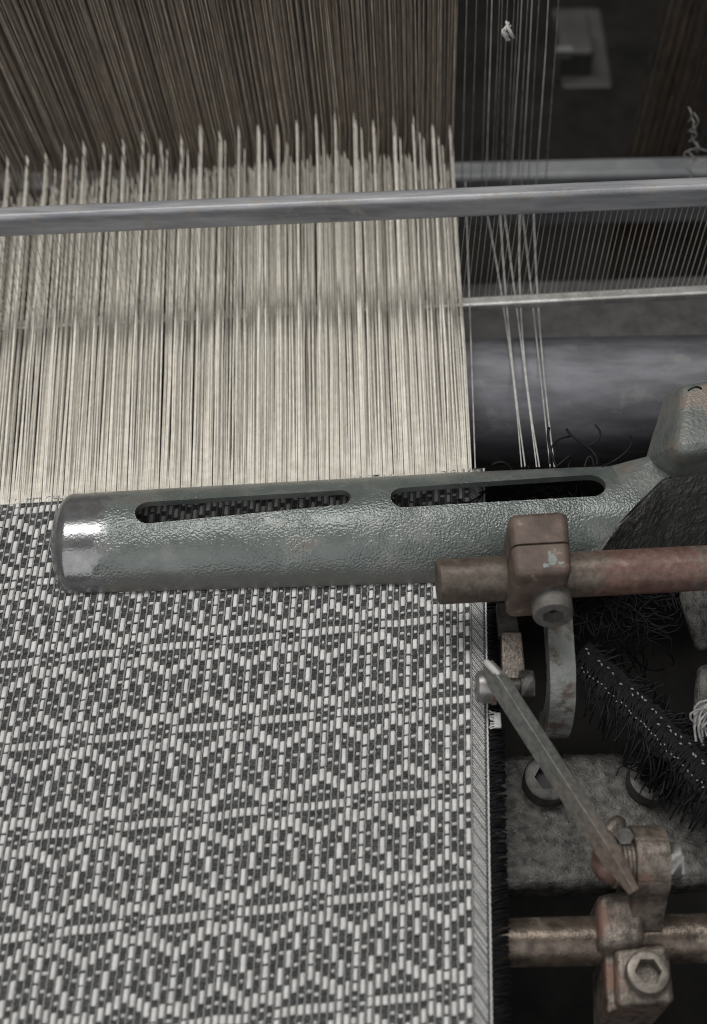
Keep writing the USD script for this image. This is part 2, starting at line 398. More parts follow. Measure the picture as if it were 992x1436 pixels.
# ground: one sheet under the floats
cc, tt = np.meshgrid(np.linspace(C0 - 0.6, 36.0, 90), np.linspace(0, 1, 80), indexing="ij")
ft = np.interp(cc, list(fell.keys()), list(fell.values()))
gt = ft - 0.5 + tt * (T_END + 1 - ft)
gv = cloth(cc, gt, 0.0).reshape(-1, 3)
gi, gj = np.meshgrid(np.arange(89), np.arange(79), indexing="ij")
gq = np.stack([gi * 80 + gj, (gi) * 80 + gj + 1, (gi + 1) * 80 + gj + 1, (gi + 1) * 80 + gj], -1).reshape(-1, 4)
obj("ground_weave", (gv, gq), M_ground, fab, smooth=True)
obj("white_float", floats(whites, 0.325, 0.00052, 0.07), M_white, fab, smooth=True, kind="stuff")
obj("white_dot", floats(dots, 0.28, 0.00044, 0.15), M_white, fab, smooth=True, kind="stuff")
obj("charcoal_pick", floats(darks, 0.43, 0.00046, 0.26), M_dark, fab, smooth=True, kind="stuff")
bind = []
for c in range(C0, C1 + 1):
    t = np.arange(fell[c] + 0.3, T_END, 1.55)
    x = c + 0.5 + 0.045 * np.sin(t * 2.1 + c) + rng.normal(0, 0.03, len(t))
    bind.append(tube(cloth(x, t, 0.00050 + 0.00009 * np.sin(t * np.pi / 1.55 * 1.0)), 0.00032 + 0.00004 * rng.normal(0, 1, len(t)).clip(-1, 1), 5))
obj("binder_thread", join(bind), M_grey, fab, smooth=True, kind="stuff")
# selvedge: fine twill of slanted grey ends and a pale edge cord
tw, tw2 = [], []
for k, t in enumerate(np.arange(fell[34] - 10, T_END, 1.42)):
    u = np.linspace(0, 1, 15)
    cx, tx = 33.62 + u * 1.78, t + u * 9.0 + rng.normal(0, 0.15)
    ok = (tx > fell[34] + 0.4) & (tx < T_END)
    if ok.sum() < 4: continue
    z = 0.00034 + 0.00013 * np.sin(u * 34 + k)
    (tw if k % 5 else tw2).append(tube(cloth(cx[ok], tx[ok], z[ok]), 0.00021 + 0.00006 * np.sin(u[ok] * 34 + k + 1), 5, cap=False))
obj("selvedge", join(tw), M_selv, fab, smooth=True, kind="stuff")
obj("selvedge_dark_end", join(tw2), M_grey, fab, smooth=True, kind="stuff")
drk = [tube(cloth(np.array([35.4, 35.62]), np.array([t, t + 0.9]), 0.00042), 0.0003, 4) for t in np.arange(fell[34] + 0.6, T_END, 2.1)]
obj("selvedge_dark_stitch", join(drk), M_dark, fab, smooth=True, kind="stuff")
t = np.arange(fell[34] + 0.4, T_END, 1.0)
obj("edge_cord", tube(cloth(35.85 + 0.04 * np.sin(t * 2.3), t, 0.0004), 0.00034, 6), M_selv, fab, smooth=True)
fr = []
for t0 in np.arange(-128, T_END, 0.62):
    L = 2.4 + rng.normal(0, 0.11)
    if t0 < -25: L *= 0.75
    n = 5
    u = np.linspace(0, 1, n)
    cx = 35.95 + u * L
    tx = t0 + rng.normal(0, 0.25) + u * rng.normal(-1.6, 0.9) + np.sin(u * 3) * rng.normal(0, 0.5)
    z = 0.0002 - u ** 2 * 0.0022 + rng.normal(0, 0.00035)
    fr.append(tube(cloth(cx, tx, z), 0.00028 * (1 + 0.25 * rng.random()), 4))
obj("black_fringe", join(fr), M_black, fab, smooth=True, kind="stuff")

# ================================================================== the warp
warp = thing("warp_sheet", "cream warp threads running from the harness down to the cloth", "warp")
Y_EYE = 0.182


def raised_top(px):
    return np.interp(px, [-150, 23, 139, 260, 348, 438, 497, 590, 660], [238, 229, 207, 197, 187, 175, 172, 177, 200])


def spread(xf):
    return xf + 35 - 62 * xf / 665.0


xs, k = [], 0
x = -58.0
while x < 663:
    xs.append((x, k)); k += 1
    x += 2.28 + (1.25 if k % 6 == 0 else 0)
REED_Y = 0.1047
for xf, k in xs:
    g = k % 12
    high = g in (0, 1, 2) and not (rng.random() < 0.06)
    mid = (g == 5 and rng.random() < 0.65) or (g == 7 and rng.random() < 0.25)
    xe = spread(xf) + rng.normal(0, 1.2)
    if high: xe = spread(xf + (1.2, -0.4, -2.0)[g]) + rng.normal(0, 0.6)
    top = raised_top(xe) + rng.normal(0, 5.0) + (rng.uniform(0, 22) if g == 2 else 0) if high else raised_top(xe) + (rng.uniform(8, 26) if mid else rng.uniform(44, 66))
    yd = Y_EYE + (rng.uniform(-0.006, 0.012))
    a = Z(xf, 700 - 0.064 * xf, 0.0006) + np.array([0, -0.0025, 0])
    b = Y(xe, top, yd)
    m1 = a + (b - a) * 0.33 + np.array([rng.normal(0, 0.00035), 0, 0]); m2 = a + (b - a) * 0.66 + np.array([rng.normal(0, 0.00025), 0, -0.0004])
    r = 0.00035 * (1.1 if high else 1.0) * (1 + rng.normal(0, 0.06))
    obj("warp_thread", tube([a, m1, m2, b, b + [-0.0002, 0.0015, 0.003 if high else 0.001]], [r, r, r, r * (1.4 if high else 1.1), r * 0.35], 6), M_cream, warp, smooth=True)
under = []
for x in np.arange(-57, 661, 3.1):
    if rng.random() < (0.5 if x < 330 else 0.28): continue
    xe = spread(x) + rng.normal(0, 2.0)
    a = Z(x, 700 - 0.064 * x, 0.0001) + np.array([0, -0.0025, 0]); b = Y(xe, raised_top(xe) + 70, Y_EYE + 0.006)
    under.append(tube([a, a * .5 + b * .5 - [0, 0, 0.0012], b], 0.00032, 5))
obj("lower_warp_thread", join(under), M_cream, warp, smooth=True, kind="stuff")
# pale thread at the very edge of the warp
a, b = Z(667, 657, 0.0006), Y(653, 255, Y_EYE)
obj("edge_thread", tube([a, a * .5 + b * .5, b], 0.00027, 6), M_pale, smooth=True, label="single pale thread along the right edge of the warp", cat="thread")

# ================================================================== the harness
har = thing("harness_cords", "curtain of brown harness cords hanging above the cream warp", "harness")
cords = []
Z_TOP = 0.21
xc = np.linspace(-165, 636, 300)
for i, px in enumerate(xc):
    row = (i * 7) % 5
    yy = 0.172 + 0.008 * row + rng.normal(0, 0.001)
    p = Y(px + rng.normal(0, 1.0), raised_top(px) + rng.uniform(-2, 10), yy)
    dz = Z_TOP - p[2]
    lean = -0.04 - 0.13 * (1 - px / 640.0) ** 1.3 + rng.normal(0, 0.006)
    q = p + np.array([lean * dz, rng.normal(0, 0.002), dz])
    low = p + np.array([0.002 * rng.normal(), 0, -0.075])
    r = rng.choice([0.00018, 0.00024, 0.0003])
    obj("harness_cord", tube([low, p, p * .5 + q * .5, q], r, 5), M_cord if rng.random() < 0.72 else M_cord2, har, smooth=True)
rear = []
for px in np.linspace(-175, 634, 260):
    p = Y(px, raised_top(px), 0.222 + rng.uniform(0, 0.03))
    q = p + np.array([(-0.04 - 0.13 * (1 - px / 640.0) ** 1.3 + rng.normal(0, 0.01)) * 0.26, 0, 0.26])
    rear.append(tube([p - [0, 0, 0.06], p, q], 0.00035, 4))
obj("rear_cord", join(rear), M_cord2, har, smooth=True, kind="stuff")

ORD = ["first", "second", "third", "fourth", "fifth", "sixth", "seventh", "eighth", "ninth", "tenth", "eleventh", "twelfth", "thirteenth", "fourteenth", "fifteenth"]
for i, (x0, x1, pale) in enumerate(sorted([(655, 648, 1), (668, 660, 0), (684, 676, 0), (690, 682, 1), (704, 694, 0), (713, 703, 1), (722, 710, 0), (731, 716, 1), (741, 726, 0), (746, 732, 1), (757, 741, 0), (768, 752, 1), (783, 765, 1), (700, 690, 0), (727, 713, 0)], key=lambda x_: x_[1])):
    p = Y(x1, 262, 0.178 + 0.004 * (i % 3)); q0 = Y(x0, 0, 0.182)
    q = p + (q0 - p) * 1.5
    obj("selvedge_harness_cord", tube([p, p * .5 + q * .5 + [0.0003 * rng.normal(), 0, 0], q], 0.00024 if pale else 0.0002, 5), M_pale if pale and i % 2 else M_palecord, smooth=True,
        label=f"thin {'pale' if pale and i % 2 else 'grey'} cord, {ORD[i]} from the left in the sparse bunch right of the brown curtain", cat="cord", group="sparse grey cords right of the brown curtain")
for i, (xt, xb, x_up, jj) in enumerate([(732, 708, 676, 0), (737, 712, 700, 1), (753, 726, 703, 2), (757, 731, 731, 3), (772, 749, 729, 4), (778, 756, 748, 5)]):
    a = Z(xt, 655, 0.002); b = Y(xb, 440, 0.1); c = Y(x_up, 262, 0.178)
    obj("selvedge_thread", tube(spline([a, b, c], 8), 0.0003 if i % 2 else 0.00024, 6), M_pale, smooth=True,
        label=f"loose white thread, {ORD[i]} from the left of those reaching the bar right of the warp", cat="thread", group="loose white threads right of the warp")

tuft = [tube(spline([Y(712 + rng.normal(0, 3), 30 + k * 2, 0.176) , Y(710 + rng.normal(0, 4), 40 + k, 0.172), Y(714 + rng.normal(0, 4), 52 + rng.normal(0, 4), 0.174)], 6), 0.0005, 5) for k in range(7)]
obj("white_lint", join(tuft), M_scrap, smooth=True, label="small white tuft of lint caught on the sparse grey cords at the top", cat="lint")
rb = []
for px in np.r_[np.linspace(868, 935, 34), np.linspace(940, 1060, 34)]:
    p = Y(px - 4, 300, 0.26 + rng.uniform(0, 0.04))
    rb.append(tube([p - [0, 0, 0.05], p, p + np.array([0.006 + rng.normal(0, 0.003), 0, 0.25])], 0.0005, 4))
obj("rear_cord_bundle", join(rb), M_cord3, smooth=True, label="dim brown bundle of cords hanging at the top right corner", cat="cord bundle")
lint = []
for k in range(16):
    s = np.array([970 + rng.normal(0, 7), 150 + k * 8])
    lint.append(tube(spline([Y(s[0], s[1], 0.2), Y(s[0] + rng.normal(0, 9), s[1] + rng.uniform(3, 12), 0.198), Y(s[0] + rng.normal(4, 10), s[1] + rng.uniform(10, 24), 0.2)], 7), 0.0003, 4))
obj("grey_lint", join(lint), M_lint, smooth=True, label="wispy grey lint hanging at the right edge beside the dim brown cords", cat="lint")

# ================================================================== the reed and the rails
TILT_X = 0.035       # the reed lies slightly askew to the camera


def along(px0, py0, px1, py1, y0, y1):
    return Y(px0, py0, y0), Y(px1, py1, y1)


reed = thing("reed", "grey metal reed with a long cap rail lying across the cream warp", "reed")
p, q = Y(-160, 318, REED_Y - .004), Y(1150, 262, REED_Y + 0.003)
def bar_between(p, q, prof, r=0.0015):
    """Bar from p to q; prof = corners in (depth, height)."""
    e = []
    for a in (p, q):
        e += [a + np.array([0, dy, dz]) for dy, dz in prof]
    return hull_pts(e, r, 16)
cap = bar_between(p, q, [(-0.002, -0.0025), (0.002, -0.0025), (0.002, 0.0025), (-0.001, 0.003)], 0.002)
obj("cap_rail", tm(cap), M_reed, reed)
p2, q2 = Y(-160, 469, REED_Y - .004), Y(1150, 401, REED_Y + 0.003)
obj("bottom_rail", tm(bar_between(p2, q2, [(-0.001, -0.0015), (0.002, -0.0015), (0.002, 0.0005), (-0.001, 0.0005)], 0.0009)), M_rail, reed)
N_W = 165
wb = trimesh.creation.box([0.000065, 0.0006, 1.0])
for k in range(N_W):
    u = (k + 0.5) / N_W
    a, b = p2 + (q2 - p2) * u, p + (q - p) * u
    w = wb.copy(); w.apply_scale([1, 1, b[2] - a[2] - 0.003])
    w.apply_translation((a + b) / 2 + np.array([rng.normal(0, 0.00012), 0.0012, 0]))
    obj("reed_wire", w, M_wire, reed, smooth=False)
rp, rq = Y(-200, 276, 0.25), Y(1200, 244, 0.25)
obj("rear_rail", tm(bar_between(rp, rq, [(-0.004, -0.022), (0.004, -0.022), (0.004, 0.006), (-0.004, 0.007)], 0.003)), M_rail2, label="dim grey cross rail behind the reed cap and under the harness cords", cat="rail")

ba, bb = Z(640, 470, -0.05), Z(1150, 452, -0.05)
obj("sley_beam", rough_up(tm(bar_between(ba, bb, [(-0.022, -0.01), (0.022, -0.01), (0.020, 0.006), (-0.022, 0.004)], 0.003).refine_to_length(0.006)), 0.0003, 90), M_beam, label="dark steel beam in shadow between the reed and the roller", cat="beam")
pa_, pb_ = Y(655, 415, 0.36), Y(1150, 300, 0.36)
obj("brown_backboard", tm(rbox((pa_[0], 0.36, pa_[2] - 0.02), (pb_[0], 0.37, pb_[2]), 0.002)), M_boxc, label="added brown board standing in for the haze behind the reed wires at the right", cat="board")  # board added to give the brown haze behind the reed
rc0, rc1 = Z(480, 568, -0.034), Z(1100, 556, -0.034)
obj("roller", rough_up(tm(cyl(rc0, rc1, 0.0255, seg=72).refine_to_length(0.01)), 0.00008, 60), M_roll, label="dark glossy roller lying behind the slotted bar, right of the warp", cat="roller", smooth=40)
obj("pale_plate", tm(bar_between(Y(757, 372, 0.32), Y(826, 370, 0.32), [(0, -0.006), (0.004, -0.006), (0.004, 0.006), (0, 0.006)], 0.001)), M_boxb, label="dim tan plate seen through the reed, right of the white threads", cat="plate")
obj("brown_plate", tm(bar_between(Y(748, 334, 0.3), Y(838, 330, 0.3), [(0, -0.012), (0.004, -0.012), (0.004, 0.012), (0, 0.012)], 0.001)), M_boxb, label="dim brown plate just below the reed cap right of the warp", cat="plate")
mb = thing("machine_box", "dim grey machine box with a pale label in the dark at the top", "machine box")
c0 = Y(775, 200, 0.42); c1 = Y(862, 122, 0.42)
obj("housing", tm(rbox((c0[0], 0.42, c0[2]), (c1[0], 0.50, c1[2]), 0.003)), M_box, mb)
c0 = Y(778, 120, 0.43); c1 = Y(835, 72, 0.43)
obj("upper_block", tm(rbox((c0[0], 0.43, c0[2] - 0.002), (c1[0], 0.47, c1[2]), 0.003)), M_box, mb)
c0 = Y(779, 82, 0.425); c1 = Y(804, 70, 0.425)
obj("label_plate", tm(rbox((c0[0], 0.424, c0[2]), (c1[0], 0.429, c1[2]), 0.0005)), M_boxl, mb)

# ================================================================== the temple bar
tmp = thing("temple_bar", "grey green cast iron bar with two long slots lying across the cloth", "loom bar")
ZC = 0.0005
ax0, ax1 = Z(74, 767, ZC), Z(884, 733, ZC)
AXL = np.linalg.norm(ax1 - ax0); AXD = (ax1 - ax0) / AXL
AXN = np.cross([0, 0, 1], AXD)


def loft(radius, u0, u1, dome, nu=90, ns=72):
    us = np.unique(np.r_[np.linspace(u0, u0 + dome, 22) if dome else [u0], np.linspace(u0 + dome, u1, nu)])
    ang = np.arange(ns) * 2 * np.pi / ns
    rings = []
    for u in us:
        s = math.sqrt(max(0.0, 1 - ((u0 + dome - u) / dome) ** 2)) if dome and u < u0 + dome else 1.0
        s = max(s, 0.02)
        r = radius(u) * s
        rings.append(ax0 + AXD * u + 1.08 * r * np.cos(ang)[:, None] * AXN + 0.86 * r * np.sin(ang)[:, None] * np.array([0, 0, 1.0]))
    v = np.vstack(rings); n = len(us)
    f = []
    for i in range(n - 1):
        for j in range(ns):
            a, b = i * ns + j, i * ns + (j + 1) % ns
            f += [[a, b, b + ns], [a, b + ns, a + ns]]
    v = np.vstack([v, ax0 + AXD * us[0], ax0 + AXD * us[-1]])
    c0_, c1_ = len(v) - 2, len(v) - 1
    for j in range(ns):
        f.append([c0_, (j + 1) % ns, j]); f.append([c1_, (n - 1) * ns + j, (n - 1) * ns + (j + 1) % ns])
    t = trimesh.Trimesh(v, f, process=False)
    if t.volume < 0: t.invert()
    return m3.Manifold(m3.Mesh(np.asarray(t.vertices, np.float32), np.asarray(t.faces, np.uint32)))


R = lambda u: 0.0177 + 0.0020 * min(1, max(0, u) / 0.14)
body = loft(R, 0.0, AXL, 0.0075)
core = loft(lambda u: R(u) - 0.0030, 0.012, AXL + 0.02, 0.0)
body = body - core
body = body ^ m3.Manifold.cube((1.0, 1.0, 0.2), False).translate((-0.5, -0.5, 0.0012))
slots = []
for poly in ([(190, 722), (204, 726), (478, 703), (492, 700)], [(548, 703), (566, 703), (830, 686), (848, 683)]):
    z_s = ZC + 0.0142
    ln = [Z(*p_, z_s)[:2] for p_ in poly]
    w0_, w1_ = ((0.0047, 0.0034) if poly[0][0] < 300 else (0.0044, 0.0052))
    cs_ = m3.CrossSection()
    for i_ in range(13):                                  # a long rounded hole that narrows a little
        c_ = [np.array(ln[0]) + (np.array(ln[-1]) - np.array(ln[0])) * k_ for k_ in (i_ / 13, (i_ + 1) / 13)]
        r_ = [w0_ + (w1_ - w0_) * k_ for k_ in (i_ / 13, (i_ + 1) / 13)]
        e_ = (np.array(ln[-1]) - np.array(ln[0])); e_ /= np.linalg.norm(e_)
        ctr_ = [c_[q_] + e_ * (r_[q_] * (1 - 2 * (i_ + q_) / 13)) for q_ in (0, 1)]
        hp = [x_ for q_ in (0, 1) for x_ in np.array(ctr_[q_]) + r_[q_] * np.stack([np.cos(np.linspace(0, 6.283, 40)), np.sin(np.linspace(0, 6.283, 40))], 1)]
        cs_ = cs_ + m3.CrossSection.hull_points(np.array(hp))
    slots.append(cs_.extrude(0.06).translate((0, 0, 0.002)))
    body = body - slots[-1]
body = body - extrude_px([(833, 782), (866, 735), (930, 672), (1200, 560), (1200, 900), (820, 900), (826, 800)], -0.05, 0.06, 0.0165)
bar_m = tm(body.refine_to_length(0.0016))
obj("bar", bar_m, M_temple, tmp, smooth=40)
SH = [(812, 800), (832, 779), (865, 731), (896, 697), (929, 668), (1000, 632), (1110, 590), (1110, 520), (1000, 545), (956, 575), (930, 630), (914, 645), (898, 658), (892, 690), (862, 728), (838, 760)]
br = extrude_px(SH, -0.004, 0.0165, 0.0165, 0.0015) - slots[1]
obj("bracket_arm", rough_up(tm(br.refine_to_length(0.0025)), 0.00035, 130), M_bracket, tmp, smooth=40)
ring_u = float((Z(862, 735, ZC) - ax0) @ AXD)
ring = [ax0 + AXD * ring_u + 1.075 * R(ring_u) * math.cos(q_) * AXN + 0.855 * R(ring_u) * math.sin(q_) * np.array([0, 0, 1.0]) for q_ in np.linspace(0.02, 3.1, 40)]
far = [Z(px, py, zz) for px, py in [(914, 645), (932, 634), (942, 664)] for zz in (0.0164, 0.001)] + [Z(895, 692, 0.0164), Z(832, 785, 0.006)]
bl = m3.Manifold.hull_points(np.array(ring + far).tolist()) - slots[1] - extrude_px([(833, 782), (866, 735), (930, 672), (1200, 560), (1200, 900), (820, 900), (826, 800)], -0.05, 0.06, 0.0165) - core
obj("bar_shoulder", rough_up(tm(bl.refine_to_length(0.002)), 0.0002, 160), M_bracket, tmp, smooth=45)
ub = hull_pts([Z(px, py, 0.034) for px, py in [(968, 556), (1100, 540), (1100, 606), (960, 628)]] + [Z(px, py, 0.012) for px, py in [(948, 560), (922, 646), (942, 660), (1000, 628), (1100, 592), (1100, 530)]], 0.004, 20)
obj("bracket_boss", rough_up(tm(ub.refine_to_length(0.0025)), 0.0004, 130), M_bracket, tmp, smooth=45)
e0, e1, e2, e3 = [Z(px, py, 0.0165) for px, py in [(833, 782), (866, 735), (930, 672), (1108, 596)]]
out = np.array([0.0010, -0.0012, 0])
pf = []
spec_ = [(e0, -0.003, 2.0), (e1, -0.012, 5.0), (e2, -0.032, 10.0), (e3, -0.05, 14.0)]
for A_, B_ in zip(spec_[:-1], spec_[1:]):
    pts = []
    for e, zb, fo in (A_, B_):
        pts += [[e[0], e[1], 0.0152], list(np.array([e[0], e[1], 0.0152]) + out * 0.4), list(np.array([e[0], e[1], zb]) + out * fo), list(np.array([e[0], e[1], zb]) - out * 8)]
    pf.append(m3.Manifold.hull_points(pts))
obj("rough_black_face", rough_up(tm(m3.Manifold.batch_boolean(pf, m3.OpType.Add).refine_to_length(0.0012)), 0.0009, 420), M_shadeface, tmp, smooth=50, label="rough front face of the bracket, coloured darker for its shade")  # same iron as the bracket, its shade painted in as a darker tone

# ================================================================== rods, clamps and links at the right
ZR = 0.023
ra, rb_ = Z(613, 816, ZR), Z(1150, 788, ZR)
def rod_material():
    n = {"g": ("geometry", {}), "s": ("separate_xyz", {}), "n": ("noise_texture", {"scale": 140, "detail": 5, "roughness": 0.65}), "nf": ("noise_texture", {"scale": 420, "detail": 4, "roughness": 0.7}),
         "ma": ("math", {"math_type": "multiply_add", "value2": 0.030, "value3": -0.015}), "ad": ("math", {"math_type": "add"}),
         "mr": ("map_range", {"from_min": 0.02, "from_max": 0.14, "to_min": 0.0, "to_max": 1.0, "clamp": True}),
         "r": ("rgb_ramp", {"ramp": [(0, (0.095, 0.074, 0.058)), (0.27, (0.10, 0.08, 0.064)), (0.30, (0.15, 0.125, 0.10)), (0.47, (0.14, 0.11, 0.088)), (0.52, (0.15, 0.086, 0.07)), (0.74, (0.155, 0.093, 0.076)), (0.78, (0.15, 0.135, 0.115)), (1, (0.13, 0.115, 0.10))]}),
         "v": ("rgb_ramp", {"ramp": [(0.3, (0.55, 0.55, 0.55)), (0.5, (0.9, 0.9, 0.9)), (0.7, (1.35, 1.35, 1.35))]}),
         "x": ("mix", {"mix_type": "multiply", "fac": 1.0}), "rr": ("map_range", {"from_min": 0.3, "from_max": 0.7, "to_min": 0.34, "to_max": 0.62}),
         "b": ("bump", {"strength": 0.35, "distance": 0.0005}), "p": ("principled_bsdf", {"metallic": 0.2, "specular_ior_level": 0.45})}
    L = [("g.position", "s.vector"), ("g.position", "n.vector"), ("g.position", "nf.vector"), ("n.fac", "ma.value1"), ("s.x", "ad.value1"), ("ma.value", "ad.value2"), ("ad.value", "mr.value"), ("mr.result", "r.fac"),
         ("nf.fac", "v.fac"), ("r.color", "x.color1"), ("v.color", "x.color2"), ("x.color", "p.base_color"), ("n.fac", "rr.value"), ("rr.result", "p.roughness"), ("nf.fac", "b.height"), ("b.normal", "p.normal")]
    return usdkit.material(stage, "/World/Looks/brown_rod_with_red_stretch", n, L, surface="p.BSDF")


obj("upper_rod", tm(cyl(ra, rb_, 0.0073, seg=48, bev=0.0008)), rod_material(), label="rusty round rod lying over the right end of the slotted bar", cat="rod")

cl = thing("upper_clamp", "red brown split clamp block with a cap screw on the upper rod", "clamp")
zt = 0.044
f0, f1 = Z(722, 806, zt), Z(804, 802, zt)
b0, b1 = Z(713, 718, zt), Z(797, 714, zt)
s0, s1 = Z(716, 765, zt), Z(801, 760, zt)
def block(p_, zlo, zhi, r=0.0012):
    return hull_pts([(*q_[:2], z) for q_ in p_ for z in (zlo + r, zhi - r)], r, 20)
def inset(a, b, c, d, r):
    """Four corner points of a block in plan, moved in by r."""
    ctr = (a + b + c + d) / 4
    return [x_ + np.array([np.sign(ctr[0] - x_[0]) * r, np.sign(ctr[1] - x_[1]) * r, 0]) for x_ in (a, b, c, d)]
hole = cyl(ra, rb_, 0.0072, seg=40)
whole = block(inset(b0, b1, f0, f1, 0.0026), 0.0155, zt, 0.0026) - hole
sd_ = (s1 - s0)[:2] / np.linalg.norm((s1 - s0)[:2]); sn_ = np.array([-sd_[1], sd_[0], 0])
off_ = float(sn_[:2] @ s0[:2])
obj("rear_jaw", rough_up(tm(whole.trim_by_plane(tuple(sn_), off_ + 0.0004).refine_to_length(0.0016)), 0.00012, 260), M_clamp, cl, smooth=40)
obj("front_jaw", rough_up(tm(whole.trim_by_plane(tuple(-sn_), -off_ + 0.0004).refine_to_length(0.0016)), 0.00012, 260, 4), M_clamp, cl, smooth=40)
for cx_, cy_, rx_, ry_ in ((776, 786, 8, 9), (766, 793, 6, 4), (771, 777, 3, 5), (787, 790, 5, 3)):
    an_ = np.linspace(0, 2 * np.pi, 15)[:-1]
    ch_ = [(cx_ + rx_ * math.cos(q_) * rng.uniform(0.5, 1.1), cy_ + ry_ * math.sin(q_) * rng.uniform(0.5, 1.1)) for q_ in an_]
    obj("paint_chip", tm(extrude_px(ch_, zt - 0.0004, zt + 0.00018, zt)), M_chip, cl, smooth=False)
yf = (f0[1] + f1[1]) / 2
scd = np.array([0.0, -1, 0.14]); scd /= np.linalg.norm(scd)
sb = Y(773, 838, yf) + np.array([0, 0.001, 0])
head = cyl(sb, sb + scd * 0.0085, 0.0063, seg=40, bev=0.0009)
head = head - hexprism(sb + scd * 0.0045, sb + scd * 0.012, 0.0036)
hs = obj("cap_screw", tm(head), M_screwh, cl)
obj("socket_grease", tm(hexprism(sb + scd * 0.0040, sb + scd * 0.0047, 0.0035)), M_hole, hs)

# hanging arm: an outline in depth and height, swept across its width
xa0, xa1 = Z(771, 930, 0.010)[0], Z(807, 930, 0.010)[0]
yz = lambda py, z: (Z(780, py, z)[1], z)
mid = spline([(*yz(862, 0.010),), (*yz(915, 0.0075),), (*yz(965, 0.0035),), (*yz(1002, -0.006),), (*yz(1014, -0.022),)], 22)
tg = np.gradient(mid, axis=0); tg /= np.linalg.norm(tg, axis=1, keepdims=True)
nm = np.stack([-tg[:, 1], tg[:, 0]], 1) * 0.0042
prof = np.vstack([mid + nm, (mid - nm)[::-1]])
cs = m3.CrossSection([prof.tolist()])
if cs.area() < 1e-7: cs = m3.CrossSection([prof[::-1].tolist()])
cs = cs.offset(-0.001, m3.JoinType.Round).offset(0.001, m3.JoinType.Round)
arm = cs.extrude(xa1 - xa0)
T = np.array([[0, 0, 1, xa0], [1, 0, 0, 0], [0, 1, 0, 0]], float)
arm = arm.transform(T.tolist())
obj("hanging_arm", rough_up(tm(arm.refine_to_length(0.0015)), 0.00022, 300), M_arm, label="pitted grey green arm hanging below the clamp screw", cat="arm", smooth=45)

# flat lever with its pivot bolt
lv = thing("flat_lever", "thin brown flat lever standing upright beside the cloth edge under the upper rod", "lever")
def strip(pa, pb, wa, wb_, th, r=0.0005):
    pts = []
    for p_, w_ in ((pa, wa), (pb, wb_)):
        for sx in (-1, 1):
            for sz in (-1, 1):
                pts.append(p_ + np.array([sx * w_ / 2, 0, sz * th / 2]))
    return hull_pts(pts, r, 12)
obj("upper_end", tm(strip(Z(709, 850, 0.006), Z(714, 893, 0.004), 0.0052, 0.0060, 0.003)), M_steeld, lv)
obj("lower_end", tm(strip(Z(717, 892, 0.0062), Z(722, 980, 0.0035), 0.0055, 0.0072, 0.003)), M_clamp2, lv)

pb = thing("pivot_bolt", "dull steel round headed bolt overlapping the cloth edge at the link's upper end", "bolt")
bc = Z(683, 963, 0.0085)
bx_ = lambda px_: np.array([Z(px_, 963, 0.0085)[0], bc[1], bc[2]])
hd = hull_pts([bx_(674)], 0.0001) 
prof_h = [(0, 0), (0.0036, 0.0), (0.0049, 0.0009), (0.0053, 0.0022), (0.0053, 0.0054), (0, 0.0054)]
hm = m3.CrossSection([prof_h]).revolve(40)
T = np.array([[0, 0, 1, bx_(667)[0]], [1, 0, 0, bc[1]], [0, 1, 0, bc[2]]], float)
obj("bolt_head", tm(hm.transform(T.tolist())), M_steel, pb)
obj("washer", tm(cyl(bx_(689.5), bx_(695), 0.0058, seg=36)), M_redbolt, pb)
obj("shank", tm(cyl(bx_(694), bx_(732), 0.0028, seg=24)), M_steeld, pb)
obj("nut", tm(hexprism(bx_(729), bx_(748), 0.0052)), M_steeld, pb)

